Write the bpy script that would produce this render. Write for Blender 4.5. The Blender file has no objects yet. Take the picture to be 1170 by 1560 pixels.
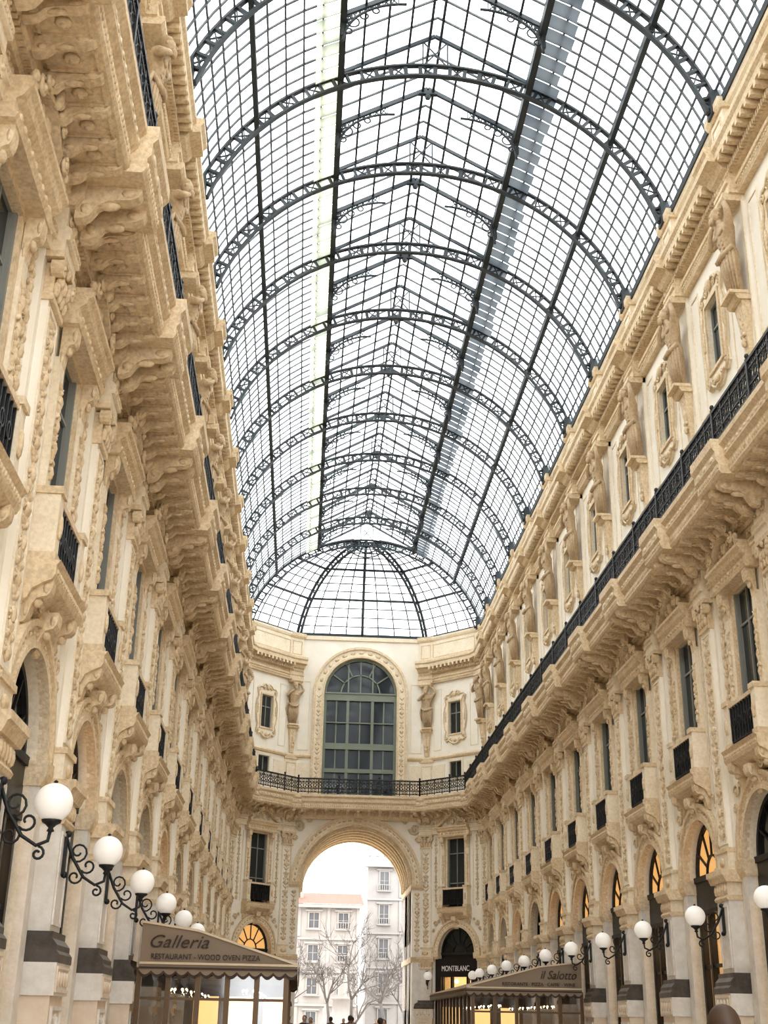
import bpy, random
import numpy as np
from math import *
from mathutils import Vector, Matrix
random.seed(7)
C=bpy.context; D=bpy.data
coll=C.scene.collection
# ------------------------------------------------------------------ materials
MATS={}
def nt(name):
    m=D.materials.new(name); m.use_nodes=True; t=m.node_tree
    b=t.nodes.get("Principled BSDF"); MATS[name]=m
    return m,t,b
def stone(name,c1,c2,scale=1.2,rough=.75,bump=.15,bscale=14,spec=.3,fine=0):
    m,t,b=nt(name); N=t.nodes; L=t.links
    g=N.new("ShaderNodeNewGeometry")
    n=N.new("ShaderNodeTexNoise"); n.inputs["Scale"].default_value=scale; n.inputs["Detail"].default_value=7; n.inputs["Roughness"].default_value=.7
    r=N.new("ShaderNodeValToRGB"); r.color_ramp.elements[0].position=.32; r.color_ramp.elements[1].position=.66
    r.color_ramp.elements[0].color=(*c1,1); r.color_ramp.elements[1].color=(*c2,1)
    L.new(g.outputs["Position"],n.inputs["Vector"]); L.new(n.outputs["Fac"],r.inputs["Fac"])
    n2=N.new("ShaderNodeTexNoise"); n2.inputs["Scale"].default_value=bscale; n2.inputs["Detail"].default_value=4
    L.new(g.outputs["Position"],n2.inputs["Vector"])
    col=r.outputs["Color"]
    if fine:
        mr=N.new("ShaderNodeMapRange"); mr.inputs[1].default_value=.35; mr.inputs[2].default_value=.6; mr.inputs[3].default_value=1-fine; mr.inputs[4].default_value=1.05
        L.new(n2.outputs["Fac"],mr.inputs[0])
        mx=N.new("ShaderNodeVectorMath"); mx.operation='SCALE'; L.new(col,mx.inputs[0]); L.new(mr.outputs[0],mx.inputs["Scale"]); col=mx.outputs[0]
    L.new(col,b.inputs["Base Color"])
    bp=N.new("ShaderNodeBump"); bp.inputs["Strength"].default_value=bump; bp.inputs["Distance"].default_value=.05
    L.new(n2.outputs["Fac"],bp.inputs["Height"]); L.new(bp.outputs["Normal"],b.inputs["Normal"])
    b.inputs["Roughness"].default_value=rough; b.inputs["Specular IOR Level"].default_value=spec
    return m
stone("cream",(.83,.765,.645),(.90,.85,.755),.8,bump=.05)
stone("tan",(.66,.515,.335),(.80,.665,.475),1.6,bump=.35,bscale=14,fine=.16)
stone("tanlight",(.77,.66,.49),(.86,.77,.62),1.5,bump=.2,bscale=14,fine=.07)
stone("statue",(.45,.33,.205),(.61,.475,.32),2.2,bump=.25,bscale=14,fine=.12)
stone("marble",(.64,.59,.52),(.80,.76,.70),3,rough=.45,bump=.04)
stone("pink",(.68,.55,.42),(.79,.68,.55),2,rough=.5,bump=.06)
stone("darkmarble",(.07,.06,.05),(.14,.12,.105),3,rough=.4,bump=.03)
stone("facade",(.30,.27,.245),(.36,.33,.30),.5,bump=.05)
stone("facade2",(.28,.26,.245),(.34,.32,.30),.5,bump=.05)
stone("rooftile",(.20,.085,.06),(.26,.12,.085),3,bump=.4,bscale=6)
stone("paving",(.46,.42,.37),(.60,.55,.49),.6,rough=.35,bump=.02)
def plain(name,c,rough=.5,metal=0,em=None,es=0,spec=.5):
    m,t,b=nt(name); b.inputs["Base Color"].default_value=(*c,1); b.inputs["Roughness"].default_value=rough
    b.inputs["Metallic"].default_value=metal; b.inputs["Specular IOR Level"].default_value=spec
    if em: b.inputs["Emission Color"].default_value=(*em,1); b.inputs["Emission Strength"].default_value=es
    N=t.nodes;n=N.new("ShaderNodeTexNoise"); n.inputs["Scale"].default_value=8
    mr=N.new("ShaderNodeMapRange"); mr.inputs[3].default_value=max(0,rough-.08); mr.inputs[4].default_value=min(1,rough+.08)
    t.links.new(n.outputs["Fac"],mr.inputs[0]); t.links.new(mr.outputs[0],b.inputs["Roughness"])
    return m
plain("iron",(.014,.015,.017),.5)
plain("roofiron",(.040,.047,.050),.55)
plain("glazebar",(.12,.13,.135),.55)
plain("frame",(.26,.265,.24),.5)
plain("greenframe",(.21,.235,.185),.5)
plain("darkglass",(.022,.026,.026),.08,spec=.5)
plain("greyglass",(.035,.04,.04),.12,spec=.5)
plain("bigglass",(.035,.042,.045),.05,spec=.8)
plain("blackpanel",(.010,.010,.011),.35)
plain("litwall",(.5,.35,.2),.8,em=(1,.60,.24),es=1.4)
plain("litfan",(.5,.3,.12),.6,em=(1,.55,.2),es=.6)
plain("bulb",(1,.9,.7),.5,em=(1,.8,.5),es=8)
plain("globe",(.88,.86,.82),.35,em=(1,.96,.9),es=.15)
plain("awning",(.29,.235,.18),.85,spec=.1)
plain("awningtrim",(.66,.56,.42),.85,spec=.1)
plain("brown",(.05,.03,.018),.6)
plain("bronze",(.13,.085,.05),.4,metal=.6)
plain("white",(.85,.85,.85),.5)
plain("bark",(.12,.105,.095),.9)
plain("skin",(.45,.28,.20),.6)
plain("hair_dark",(.03,.02,.014),.6)
plain("hair_brown",(.06,.035,.02),.6)
plain("coat_navy",(.03,.04,.07),.8)
plain("coat_black",(.02,.02,.022),.8)
plain("coat_grey",(.15,.15,.16),.8)
plain("coat_camel",(.35,.23,.12),.8)
plain("trousers",(.03,.035,.05),.8)
plain("shoes",(.02,.015,.012),.5)
plain("facade_win",(.11,.11,.115),.2)
def trans(name,col,fac,glossy=False,tcol=(.8,.83,.85),panes=False):
    m=D.materials.new(name); m.use_nodes=True; t=m.node_tree; t.nodes.clear(); MATS[name]=m
    N=t.nodes;L=t.links;o=N.new("ShaderNodeOutputMaterial"); mx=N.new("ShaderNodeMixShader")
    a=N.new("ShaderNodeBsdfTransparent"); a.inputs[0].default_value=(*col,1)
    if glossy: b=N.new("ShaderNodeBsdfGlossy"); b.inputs["Roughness"].default_value=.05
    else: b=N.new("ShaderNodeBsdfTranslucent"); b.inputs[0].default_value=(*tcol,1)
    g=N.new("ShaderNodeNewGeometry"); n=N.new("ShaderNodeTexNoise"); n.inputs["Scale"].default_value=.8; n.inputs["Detail"].default_value=5
    mr=N.new("ShaderNodeMapRange"); mr.inputs[3].default_value=max(0,fac-.12); mr.inputs[4].default_value=min(1,fac+.12)
    L.new(g.outputs["Position"],n.inputs["Vector"]); L.new(n.outputs["Fac"],mr.inputs[0]); L.new(mr.outputs[0],mx.inputs[0])
    if panes:   # each pane of glass has its own slight tint
        vm=N.new("ShaderNodeVectorMath"); vm.operation='MULTIPLY'; vm.inputs[1].default_value=(1.1,1.85,1.1); L.new(g.outputs["Position"],vm.inputs[0])
        fl=N.new("ShaderNodeVectorMath"); fl.operation='FLOOR'; L.new(vm.outputs[0],fl.inputs[0])
        wn=N.new("ShaderNodeTexWhiteNoise"); L.new(fl.outputs[0],wn.inputs["Vector"])
        cr=N.new("ShaderNodeValToRGB"); cr.color_ramp.elements[0].color=(.33,.38,.42,1); cr.color_ramp.elements[1].color=(*col,1); cr.color_ramp.elements[1].position=.35
        L.new(wn.outputs["Value"],cr.inputs[0]); L.new(cr.outputs[0],a.inputs[0])
    L.new(a.outputs[0],mx.inputs[1]); L.new(b.outputs[0],mx.inputs[2]); L.new(mx.outputs[0],o.inputs[0])
trans("roofglass",(.92,.94,.95),.2,panes=True)
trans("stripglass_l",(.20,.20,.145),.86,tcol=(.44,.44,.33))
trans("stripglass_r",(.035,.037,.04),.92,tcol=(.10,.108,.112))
trans("shopglass",(.85,.85,.83),.2,True)
# ------------------------------------------------------------------ mesh builder
SPH={}
def sph_data(a,b):
    if (a,b) in SPH: return SPH[(a,b)]
    v=[(0,0,1)]
    for i in range(1,b):
        p=pi*i/b
        for j in range(a):
            q=2*pi*j/a; v.append((sin(p)*cos(q),sin(p)*sin(q),cos(p)))
    v.append((0,0,-1)); f=[]
    for j in range(a): f.append((0,1+j,1+(j+1)%a))
    for i in range(b-2):
        for j in range(a):
            x=1+i*a+j;y=1+i*a+(j+1)%a; f.append((x,x+a,y+a,y))
    l=len(v)-1;s=1+(b-2)*a
    for j in range(a): f.append((l,s+(j+1)%a,s+j))
    SPH[(a,b)]=(np.array(v),f); return SPH[(a,b)]
class MB:
    def __init__(s): s.v=[];s.f=[];s.m=[];s.sm=[];s.names=[]
    def mi(s,n):
        if n not in s.names: s.names.append(n)
        return s.names.index(n)
    def add(s,vs,fs,mat,smooth=False):
        o=len(s.v); s.v.extend([tuple(map(float,p)) for p in vs]); k=s.mi(mat)
        for f in fs: s.f.append(tuple(i+o for i in f)); s.m.append(k); s.sm.append(smooth)
    def box(s,x0,x1,y0,y1,z0,z1,mat):
        s.add([(x0,y0,z0),(x1,y0,z0),(x1,y1,z0),(x0,y1,z0),(x0,y0,z1),(x1,y0,z1),(x1,y1,z1),(x0,y1,z1)],
        [(0,3,2,1),(4,5,6,7),(0,1,5,4),(1,2,6,5),(2,3,7,6),(3,0,4,7)],mat)
    def rect(s,x0,x1,z0,z1,n,mat): s.add([(x0,n,z0),(x1,n,z0),(x1,n,z1),(x0,n,z1)],[(0,1,2,3)],mat)
    def prs(s,prof,s0,s1,mat):   # profile (n,z) along s
        k=len(prof); vs=[(s0,n,z) for n,z in prof]+[(s1,n,z) for n,z in prof]
        fs=[(i,(i+1)%k,k+(i+1)%k,k+i) for i in range(k)]+[tuple(range(k))[::-1],tuple(range(k,2*k))]
        s.add(vs,fs,mat)
    def prn(s,poly,n0,n1,mat):   # polygon (s,z) along n
        k=len(poly); vs=[(a,n0,z) for a,z in poly]+[(a,n1,z) for a,z in poly]
        fs=[(i,(i+1)%k,k+(i+1)%k,k+i) for i in range(k)]+[tuple(range(k))[::-1],tuple(range(k,2*k))]
        s.add(vs,fs,mat)
    def ring(s,r0,r1,cz,n0,n1,mat,a0=0,a1=pi,seg=20,cs=0):
        vs=[]
        for i in range(seg+1):
            a=a0+(a1-a0)*i/seg
            for r,n in((r0,n0),(r0,n1),(r1,n1),(r1,n0)): vs.append((cs+r*cos(a),n,cz+r*sin(a)))
        fs=[]
        for i in range(seg):
            for j in range(4): fs.append((4*i+j,4*i+(j+1)%4,4*i+4+(j+1)%4,4*i+4+j))
        fs+= [(0,1,2,3),(4*seg+3,4*seg+2,4*seg+1,4*seg)]
        s.add(vs,fs,mat)
    def blob(s,c,r,mat,rot=0,a=6,b=4):
        v,f=sph_data(a,b); p=v*np.array(r)
        if rot:
            x=p[:,0]*cos(rot)-p[:,2]*sin(rot); z=p[:,0]*sin(rot)+p[:,2]*cos(rot); p=np.stack([x,p[:,1],z],1)
        s.add(p+np.array(c),f,mat,True)
    def tube(s,path,r,mat,n=5,closed=False):
        P=[Vector(p) for p in path]; k=len(P); R=r if isinstance(r,(list,tuple)) else [r]*k
        vs=[];fs=[]; up=None
        for i in range(k):
            if closed: t=(P[(i+1)%k]-P[i-1])
            else: t=P[min(i+1,k-1)]-P[max(i-1,0)]
            t.normalize()
            if up is None: up=Vector((0,0,1)) if abs(t.z)<.9 else Vector((1,0,0))
            a=up-t*up.dot(t)
            if a.length<1e-4: a=t.orthogonal()
            a.normalize(); up=a; b=t.cross(a)
            for j in range(n):
                q=2*pi*j/n; vs.append(P[i]+(a*cos(q)+b*sin(q))*R[i])
        m=k if closed else k-1
        for i in range(m):
            for j in range(n):
                a0=i*n+j;a1=i*n+(j+1)%n;b0=((i+1)%k)*n+j;b1=((i+1)%k)*n+(j+1)%n
                fs.append((a0,a1,b1,b0))
        if not closed: fs+=[tuple(range(n))[::-1],tuple(range((k-1)*n,k*n))]
        s.add(vs,fs,mat,True)
    def lathe(s,prof,c,mat,n=16):
        vs=[];k=len(prof)
        for r,z in prof:
            for j in range(n): vs.append((c[0]+r*cos(2*pi*j/n),c[1]+r*sin(2*pi*j/n),c[2]+z))
        fs=[(i*n+j,i*n+(j+1)%n,(i+1)*n+(j+1)%n,(i+1)*n+j) for i in range(k-1) for j in range(n)]
        s.add(vs,fs,mat,True)
    def bar(s,p,q,w,mat,h=None):  # box beam between two points
        p=Vector(p);q=Vector(q);h=h or w;t=(q-p).normalized();u=Vector((0,0,1)) if abs(t.z)<.95 else Vector((0,1,0))
        a=t.cross(u).normalized();b=a.cross(t)
        vs=[x+a*i*w/2+b*j*h/2 for x in(p,q) for i,j in((-1,-1),(1,-1),(1,1),(-1,1))]
        s.add(vs,[(0,1,2,3),(7,6,5,4),(0,4,5,1),(1,5,6,2),(2,6,7,3),(3,7,4,0)],mat)
    def mesh(s,name):
        m=D.meshes.new(name); m.from_pydata(s.v,[],s.f)
        for n in s.names: m.materials.append(MATS[n])
        m.polygons.foreach_set("material_index",s.m); m.polygons.foreach_set("use_smooth",s.sm); m.update()
        return m
def ob(name,mesh,loc=(0,0,0),rot=0,scale=(1,1,1),parent=None):
    o=D.objects.new(name,mesh); coll.objects.link(o); o.location=loc
    o.rotation_euler=(0,0,rot); o.scale=scale
    if parent: o.parent=parent
    return o
def empty(name,loc=(0,0,0)):
    o=D.objects.new(name,None); coll.objects.link(o); o.location=loc; o.empty_display_size=.3; return o
# ornament helpers ---------------------------------------------------
def scroll(mb,cs,n,cz,r,mat,d=1,th=.03,turns=1.6,a0=0,steps=13):
    pts=[]
    for i in range(steps):
        t=i/(steps-1);a=a0+d*t*turns*2*pi;rr=r*(1-.78*t); pts.append((cs+rr*cos(a),n,cz+rr*sin(a)))
    mb.tube(pts,[th*(1-.45*i/(steps-1)) for i in range(steps)],mat,4)
    mb.blob((cs,n+.01,cz),(th*1.5,th*1.4,th*1.5),mat)
def relief(mb,s0,n,z0,z1,w,mat="tan",step=.26):
    z=z0;i=0
    while z<z1-.1:
        k=i%4
        if k==0:
            mb.blob((s0,n,z+.1),(w*.26,.07,.13),mat)
            for e in(-1,1): scroll(mb,s0+e*w*.28,n,z+.12,w*.19,mat,e,w*.045,1.3,pi/2,9)
        elif k==1:
            for e in(-1,1):
                mb.blob((s0+e*w*.26,n,z+.08),(w*.14,.055,.07),mat,rot=e*.5); mb.blob((s0+e*w*.12,n,z+.2),(w*.08,.045,.1),mat,rot=-e*.4)
        elif k==2:
            mb.blob((s0,n,z+.12),(w*.13,.08,.14),mat)
            for e in(-1,1): scroll(mb,s0+e*w*.27,n,z+.12,w*.18,mat,-e,w*.045,1.3,-pi/2,9)
        else:
            mb.blob((s0,n,z+.1),(w*.2,.06,.06),mat)
            for e in(-1,1): mb.blob((s0+e*w*.2,n,z+.16),(w*.08,.05,.12),mat,rot=-e*.9)
        z+=step;i+=1
    mb.box(s0-.012,s0+.012,n-.02,n+.03,z0,z1,mat)
def console(mb,s0,w,n0,n1,z0,z1,mat,side=True):
    H=z1-z0;W=n1-n0
    pts=[(0,0),(.12,.02),(.22,.1),(.28,.25),(.34,.42),(.48,.56),(.68,.6),(.84,.62),(.96,.72),(1,.86),(1,1),(0,1)]
    mb.prs([(n0+a*W,z0+b*H) for a,b in pts],s0-w/2,s0+w/2,mat)
    if side:
        for e in(-1,1):
            mb.blob((s0+e*w/2,n0+.80*W,z0+.8*H),(.035,W*.13,H*.13),mat); mb.blob((s0+e*w/2,n0+.16*W,z0+.3*H),(.03,W*.1,H*.16),mat)
    mb.blob((s0,n0+.5*W,z0+.5*H),(w*.4,W*.2,H*.12),mat)
def arch_wall(mb,s0,s1,z0,z1,r,zs,n,depth,mat,rmat=None,seg=24):
    rmat=rmat or mat
    mb.rect(s0,-r,z0,z1,n,mat); mb.rect(r,s1,z0,z1,n,mat)
    for i in range(seg):
        a,b=pi*i/seg,pi*(i+1)/seg
        p=(r*cos(a),zs+r*sin(a));q=(r*cos(b),zs+r*sin(b))
        mb.add([(p[0],n,p[1]),(p[0],n,z1),(q[0],n,z1),(q[0],n,q[1])],[(0,1,2,3)],mat)
        mb.add([(p[0],n,p[1]),(q[0],n,q[1]),(q[0],n-depth,q[1]),(p[0],n-depth,p[1])],[(0,1,2,3)],rmat)
    for e in(-1,1): mb.add([(e*r,n,z0),(e*r,n-depth,z0),(e*r,n-depth,zs),(e*r,n,zs)],[(0,1,2,3)],rmat)
def frame(mb,s0,s1,z0,z1,n0,n1,w,mat):
    mb.box(s0,s1,n0,n1,z0,z0+w,mat);mb.box(s0,s1,n0,n1,z1-w,z1,mat)
    mb.box(s0,s0+w,n0,n1,z0+w,z1-w,mat);mb.box(s1-w,s1,n0,n1,z0+w,z1-w,mat)
def beads(mb,s0,s1,st,n,z,r,mat="tan"):
    x=s0
    while x<s1: mb.blob((x,n,z),r,mat,a=5,b=3); x+=st
B=4.92;HB=B/2
# ------------------------------------------------------------------ pilaster (at s=0)
def build_pilaster():
    m=MB()
    m.box(-.60,.60,-.3,.56,0,.35,"marble"); m.box(-.54,.54,-.3,.5,.35,1.9,"pink"); frame(m,-.42,.42,.5,1.75,.5,.54,.06,"marble"); relief(m,0,.5,.65,1.65,.5,"marble",.24)
    m.box(-.60,.60,-.3,.56,1.9,2.38,"marble"); frame(m,-.54,.54,1.95,2.33,.56,.58,.04,"pink")
    for x in(-.36,-.12,.12,.36): m.blob((x,.57,2.14),(.09,.03,.12),"pink")
    m.prs([(-.3,2.38),(.58,2.38),(.58,2.5),(.53,2.56),(.53,2.64),(.44,2.74),(.44,2.84),(-.3,2.84)],-.58,.58,"darkmarble")
    m.box(-.43,.43,-.3,.36,2.84,4.5,"marble"); frame(m,-.35,.35,2.95,4.4,.36,.385,.05,"marble")
    m.prs([(-.3,4.5),(.39,4.5),(.42,4.56),(.38,4.62),(-.3,4.62)],-.46,.46,"tan")
    m.box(-.43,.43,-.3,.37,4.62,4.92,"tanlight")
    for i in range(5): m.blob((-.36+.18*i,.39,4.76),(.075,.05,.13),"tan")
    m.prs([(-.3,4.92),(.44,4.92),(.48,5.0),(.5,5.06),(.54,5.08),(.54,5.2),(-.3,5.2)],-.6,.6,"tan")
    # giant upper pilaster
    m.box(-.5,.5,-.2,.10,5.2,12.2,"cream")
    m.box(-.42,.42,0,.28,5.2,5.65,"tanlight"); m.box(-.46,.46,0,.32,5.65,5.75,"tan"); m.blob((0,.29,5.42),(.2,.05,.12),"tan")
    m.box(-.34,.34,0,.21,5.75,11.4,"cream"); frame(m,-.32,.32,5.85,11.3,.21,.24,.045,"tanlight")
    relief(m,0,.22,6.0,11.2,.50,"tan")
    # composite capital
    m.box(-.38,.38,0,.28,11.4,11.5,"tan"); m.box(-.34,.34,0,.25,11.5,12.05,"tan")
    for i in range(4): m.blob((-.27+.18*i,.28,11.62),(.08,.07,.14),"tan")
    for i in range(3): m.blob((-.2+.2*i,.31,11.8),(.09,.08,.14),"tan")
    for e in(-1,1):
        m.ring(.05,.14,11.95,.2,.38,"tan",0,2*pi,12,cs=e*.34); m.blob((e*.34,.37,11.95),(.05,.05,.05),"tan")
    m.blob((0,.36,12.05),(.08,.06,.1),"tan")
    m.box(-.48,.48,0,.38,12.08,12.19,"tan")
    # entablature break
    m.prs([(0,12.19),(.36,12.19),(.36,12.42),(.42,12.42),(.42,12.62),(.34,12.68),(.34,13.0),(0,13.0)],-.42,.42,"tanlight")
    beads(m,-.38,.4,.09,.42,12.52,(.035,.03,.05))
    m.blob((0,.36,12.85),(.14,.06,.12),"tan"); scroll(m,-.24,.36,12.84,.1,"tan",1,.025); scroll(m,.24,.36,12.84,.1,"tan",-1,.025,a0=pi)
    m.prs([(0,13.0),(.44,13.0),(.5,13.12),(.56,13.2),(.56,13.45),(0,13.45)],-.5,.5,"tan")
    console(m,-.28,.2,.42,1.40,12.85,13.46,"tan"); console(m,.28,.2,.42,1.40,12.85,13.46,"tan")
    m.blob((0,1.0,13.44),(.14,.14,.05),"tan",a=8)
    m.prs([(1.0,13.44),(1.45,13.44),(1.5,13.52),(1.5,13.7),(1.56,13.78),(1.56,13.98),(1.64,14.08),(1.64,14.31),(1.0,14.31)],-.8,.8,"tan")
    beads(m,-.74,.78,.12,1.5,13.62,(.045,.03,.07)); 
    for e in(-1,0,1): m.blob((e*.5,1.56,13.88),(.14,.03,.07),"tanlight")
    # attic pilaster
    m.box(-.44,.44,-.1,.2,14.3,16.6,"tanlight"); frame(m,-.34,.34,14.7,16.4,.2,.23,.05,"tan"); m.box(-.48,.48,-.1,.26,16.6,16.85,"tan")
    m.box(-.42,.42,-.1,.08,16.85,21.58,"cream"); frame(m,-.42,.42,16.9,21.45,.08,.11,.06,"tanlight")
    m.add([(-.12,.05,17.0),(.12,.05,17.0),(.12,.18,17.0),(-.12,.18,17.0),(-.26,.05,18.5),(.26,.05,18.5),(.26,.32,18.5),(-.26,.32,18.5)],
      [(0,3,2,1),(4,5,6,7),(0,1,5,4),(1,2,6,5),(2,3,7,6),(3,0,4,7)],"tan")
    relief(m,0,.26,17.3,18.4,.3,"tan",.24)
    m.prs([(0,18.5),(.42,18.5),(.48,18.58),(.48,18.7),(0,18.7)],-.34,.34,"tan")
    m.prs([(0,21.4),(.5,21.4),(.58,21.5),(.58,21.62),(0,21.62)],-.42,.42,"tan")
    m.prs([(0,21.59),(.42,21.59),(.42,21.85),(.48,21.88),(.48,22.0),(.40,22.05),(.40,22.3),(.54,22.36),(.64,22.5),(.92,22.55),(.92,22.74),(1.0,22.82),(1.0,22.97),(.3,23.06),(0,23.06)],-.5,.5,"tan")
    beads(m,-.44,.46,.11,.42,22.18,(.04,.03,.07))
    m.box(-.46,.46,-.1,.36,23.0,24.35,"tanlight"); frame(m,-.34,.34,23.25,24.15,.36,.39,.05,"tan")
    m.prs([(-.1,24.34),(.42,24.34),(.5,24.45),(.5,24.66),(-.1,24.66)],-.56,.56,"tan")
    return m.mesh("pilaster")
# ------------------------------------------------------------------ bay
def window_casing(m):
    m.prs([(0,7.25),(.08,7.3),(.14,7.45),(.30,7.55),(.42,7.6),(.46,7.68),(.46,7.82),(.52,7.9),(0,7.9)],-1.2,1.2,"tan")
    for e in(-1,1): console(m,e*.98,.24,.0,.42,6.95,7.62,"tan")
    m.blob((0,.12,7.3),(.16,.1,.24),"tan"); m.blob((0,.14,7.55),(.26,.12,.1),"tan")
    beads(m,-1.1,1.15,.12,.46,7.75,(.045,.03,.05))
    for e in(-1,1):
        scroll(m,e*.45,.14,7.4,.15,"tan",e,.035,1.5)
        m.box(e*.98-.14,e*.98+.14,0,.38,7.9,9.0,"tanlight"); m.blob((e*.98,.40,8.5),(.08,.04,.22),"tan")
        m.box(e*.98-.18,e*.98+.18,0,.42,9.0,9.12,"tan"); m.box(e*.98-.17,e*.98+.17,0,.41,7.9,8.05,"tan")
        m.box(e*.98-.13,e*.98+.13,0,.12,9.12,11.4,"tanlight"); relief(m,e*.98,.13,9.3,10.9,.2,"tan",.2)
        console(m,e*.98,.24,.06,.32,11.15,11.95,"tan")
        m.box(e*.76-.07,e*.76+.07,-.14,.06,7.9,11.95,"tan")
        m.box(e*.66-.04,e*.66+.04,-.14,.0,7.9,11.9,"frame")
    m.box(-.84,.84,.28,.32,8.06,8.12,"iron"); m.box(-.84,.84,.26,.36,8.92,9.02,"tan"); m.box(-.84,.84,.28,.31,8.12,8.9,"blackpanel")
    for i in range(9): m.box(-.78+.195*i-.015,-.78+.195*i+.015,.31,.34,8.1,8.92,"iron")
    for i in range(4): m.ring(.1,.13,8.5,.31,.34,"iron",0,2*pi,12,cs=-.585+.39*i)
    m.box(-.84,.84,-.14,.08,11.85,12.0,"tan")
    m.prs([(0,11.95),(.34,11.95),(.38,12.02),(.32,12.08),(.32,12.25),(.42,12.32),(.46,12.42),(.52,12.46),(.52,12.54),(0,12.54)],-1.25,1.25,"tan")
    for i in range(9): m.blob((-.96+.24*i,.33,12.17),(.08,.035,.06),"tan")
    beads(m,-1.2,1.22,.09,.42,12.37,(.03,.03,.03))
    def seg(pts,w,n0,n1):
        for (a,za),(b,zb) in zip(pts[:-1],pts[1:]):
            m.add([(a,n0,za),(b,n0,zb),(b,n1,zb),(a,n1,za),(a,n0,za+w),(b,n0,zb+w),(b,n1,zb+w),(a,n1,za+w)],[(0,3,2,1),(4,5,6,7),(0,1,5,4),(1,2,6,5),(2,3,7,6),(3,0,4,7)],"tan")
    for e in(-1,1):
        seg([(e*1.22,12.54),(e*.95,12.66),(e*.6,12.92),(e*.3,13.1),(e*.0,13.18)],.1,0,.48)
        scroll(m,e*.8,.5,12.82,.15,"tan",-e,.045,1.4,pi/2); m.blob((e*1.05,.46,12.78),(.09,.07,.1),"tan")
        scroll(m,e*.42,.34,12.78,.15,"tan",e,.035,1.4); m.blob((e*.2,.34,12.95),(.07,.07,.12),"tan",rot=-e*.3)
        scroll(m,e*.5,.5,13.18,.13,"tan",-e,.04,1.3,0); m.blob((e*.2,.5,13.38),(.07,.07,.13),"tan",rot=-e*.5)
    m.prn([(-1.1,12.54),(1.1,12.54),(.5,12.95),(0,13.15),(-.5,12.95)],0,.26,"tanlight")
    m.blob((0,.36,12.82),(.13,.1,.18),"tan",a=8,b=6); m.blob((0,.5,13.35),(.1,.1,.22),"tan",a=8,b=6)
def win_fill(m,s0,s1,z0,z1,n,mat="darkglass",fm="frame",nm=1,tr=()):
    m.rect(s0,s1,z0,z1,n,mat)
    w=.055
    frame(m,s0,s1,z0,z1,n,n+.05,w,fm)
    for i in range(nm):
        c=s0+(s1-s0)*(i+1)/(nm+1); m.box(c-w/2,c+w/2,n,n+.05,z0,z1,fm)
    for z in tr: m.box(s0,s1,n,n+.04,z-w/2,z+w/2,fm)
def attic_window(m):
    half=[(.0,20.75),(.18,20.95),(.38,20.86),(.5,20.7),(.72,20.72),(.9,20.55),(.84,20.32),(.78,20.1),(.9,19.9),(.98,19.5),(.96,18.9),(.88,18.5),(.78,18.3),(.86,18.05),(.9,17.85),(.7,17.68),(.5,17.75),(.35,17.6),(.15,17.5),(0,17.52)]
    outer=half+[(-a,z) for a,z in half[::-1]][1:-1]
    inner=[]
    cx,cz=0,19.2
    for a,z in outer:
        dx,dz=a-cx,z-cz; t=min(.5/abs(dx) if dx else 9e9,1.0/abs(dz) if dz else 9e9); inner.append((cx+dx*t,cz+dz*t))
    k=len(outer)
    vs=[(a,0,z) for a,z in outer]+[(a,.07,z) for a,z in outer]+[(a,.07,z) for a,z in inner]+[(a,-.15,z) for a,z in inner]
    fs=[]
    for i in range(k):
        j=(i+1)%k
        fs+=[(i,j,k+j,k+i),(k+i,k+j,2*k+j,2*k+i),(2*k+i,2*k+j,3*k+j,3*k+i)]
    m.add(vs,fs,"tanlight")
    m.tube([(a*.96,.09,19.2+(z-19.2)*.96) for a,z in outer],.05,"tan",5,True)
    frame(m,-.6,.6,18.1,20.3,.06,.13,.09,"tan")
    m.blob((0,.14,20.68),(.17,.09,.17),"tan",a=8,b=6)
    for e in(-1,1):
        scroll(m,e*.32,.1,20.6,.12,"tan",-e,.03); scroll(m,e*.74,.1,20.45,.13,"tan",e,.035); scroll(m,e*.74,.1,17.95,.13,"tan",-e,.035)
        m.blob((e*.8,.09,19.3),(.06,.05,.36),"tan"); scroll(m,e*.34,.1,17.8,.12,"tan",e,.03)
    m.blob((0,.12,17.76),(.13,.08,.13),"tan")
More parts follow.
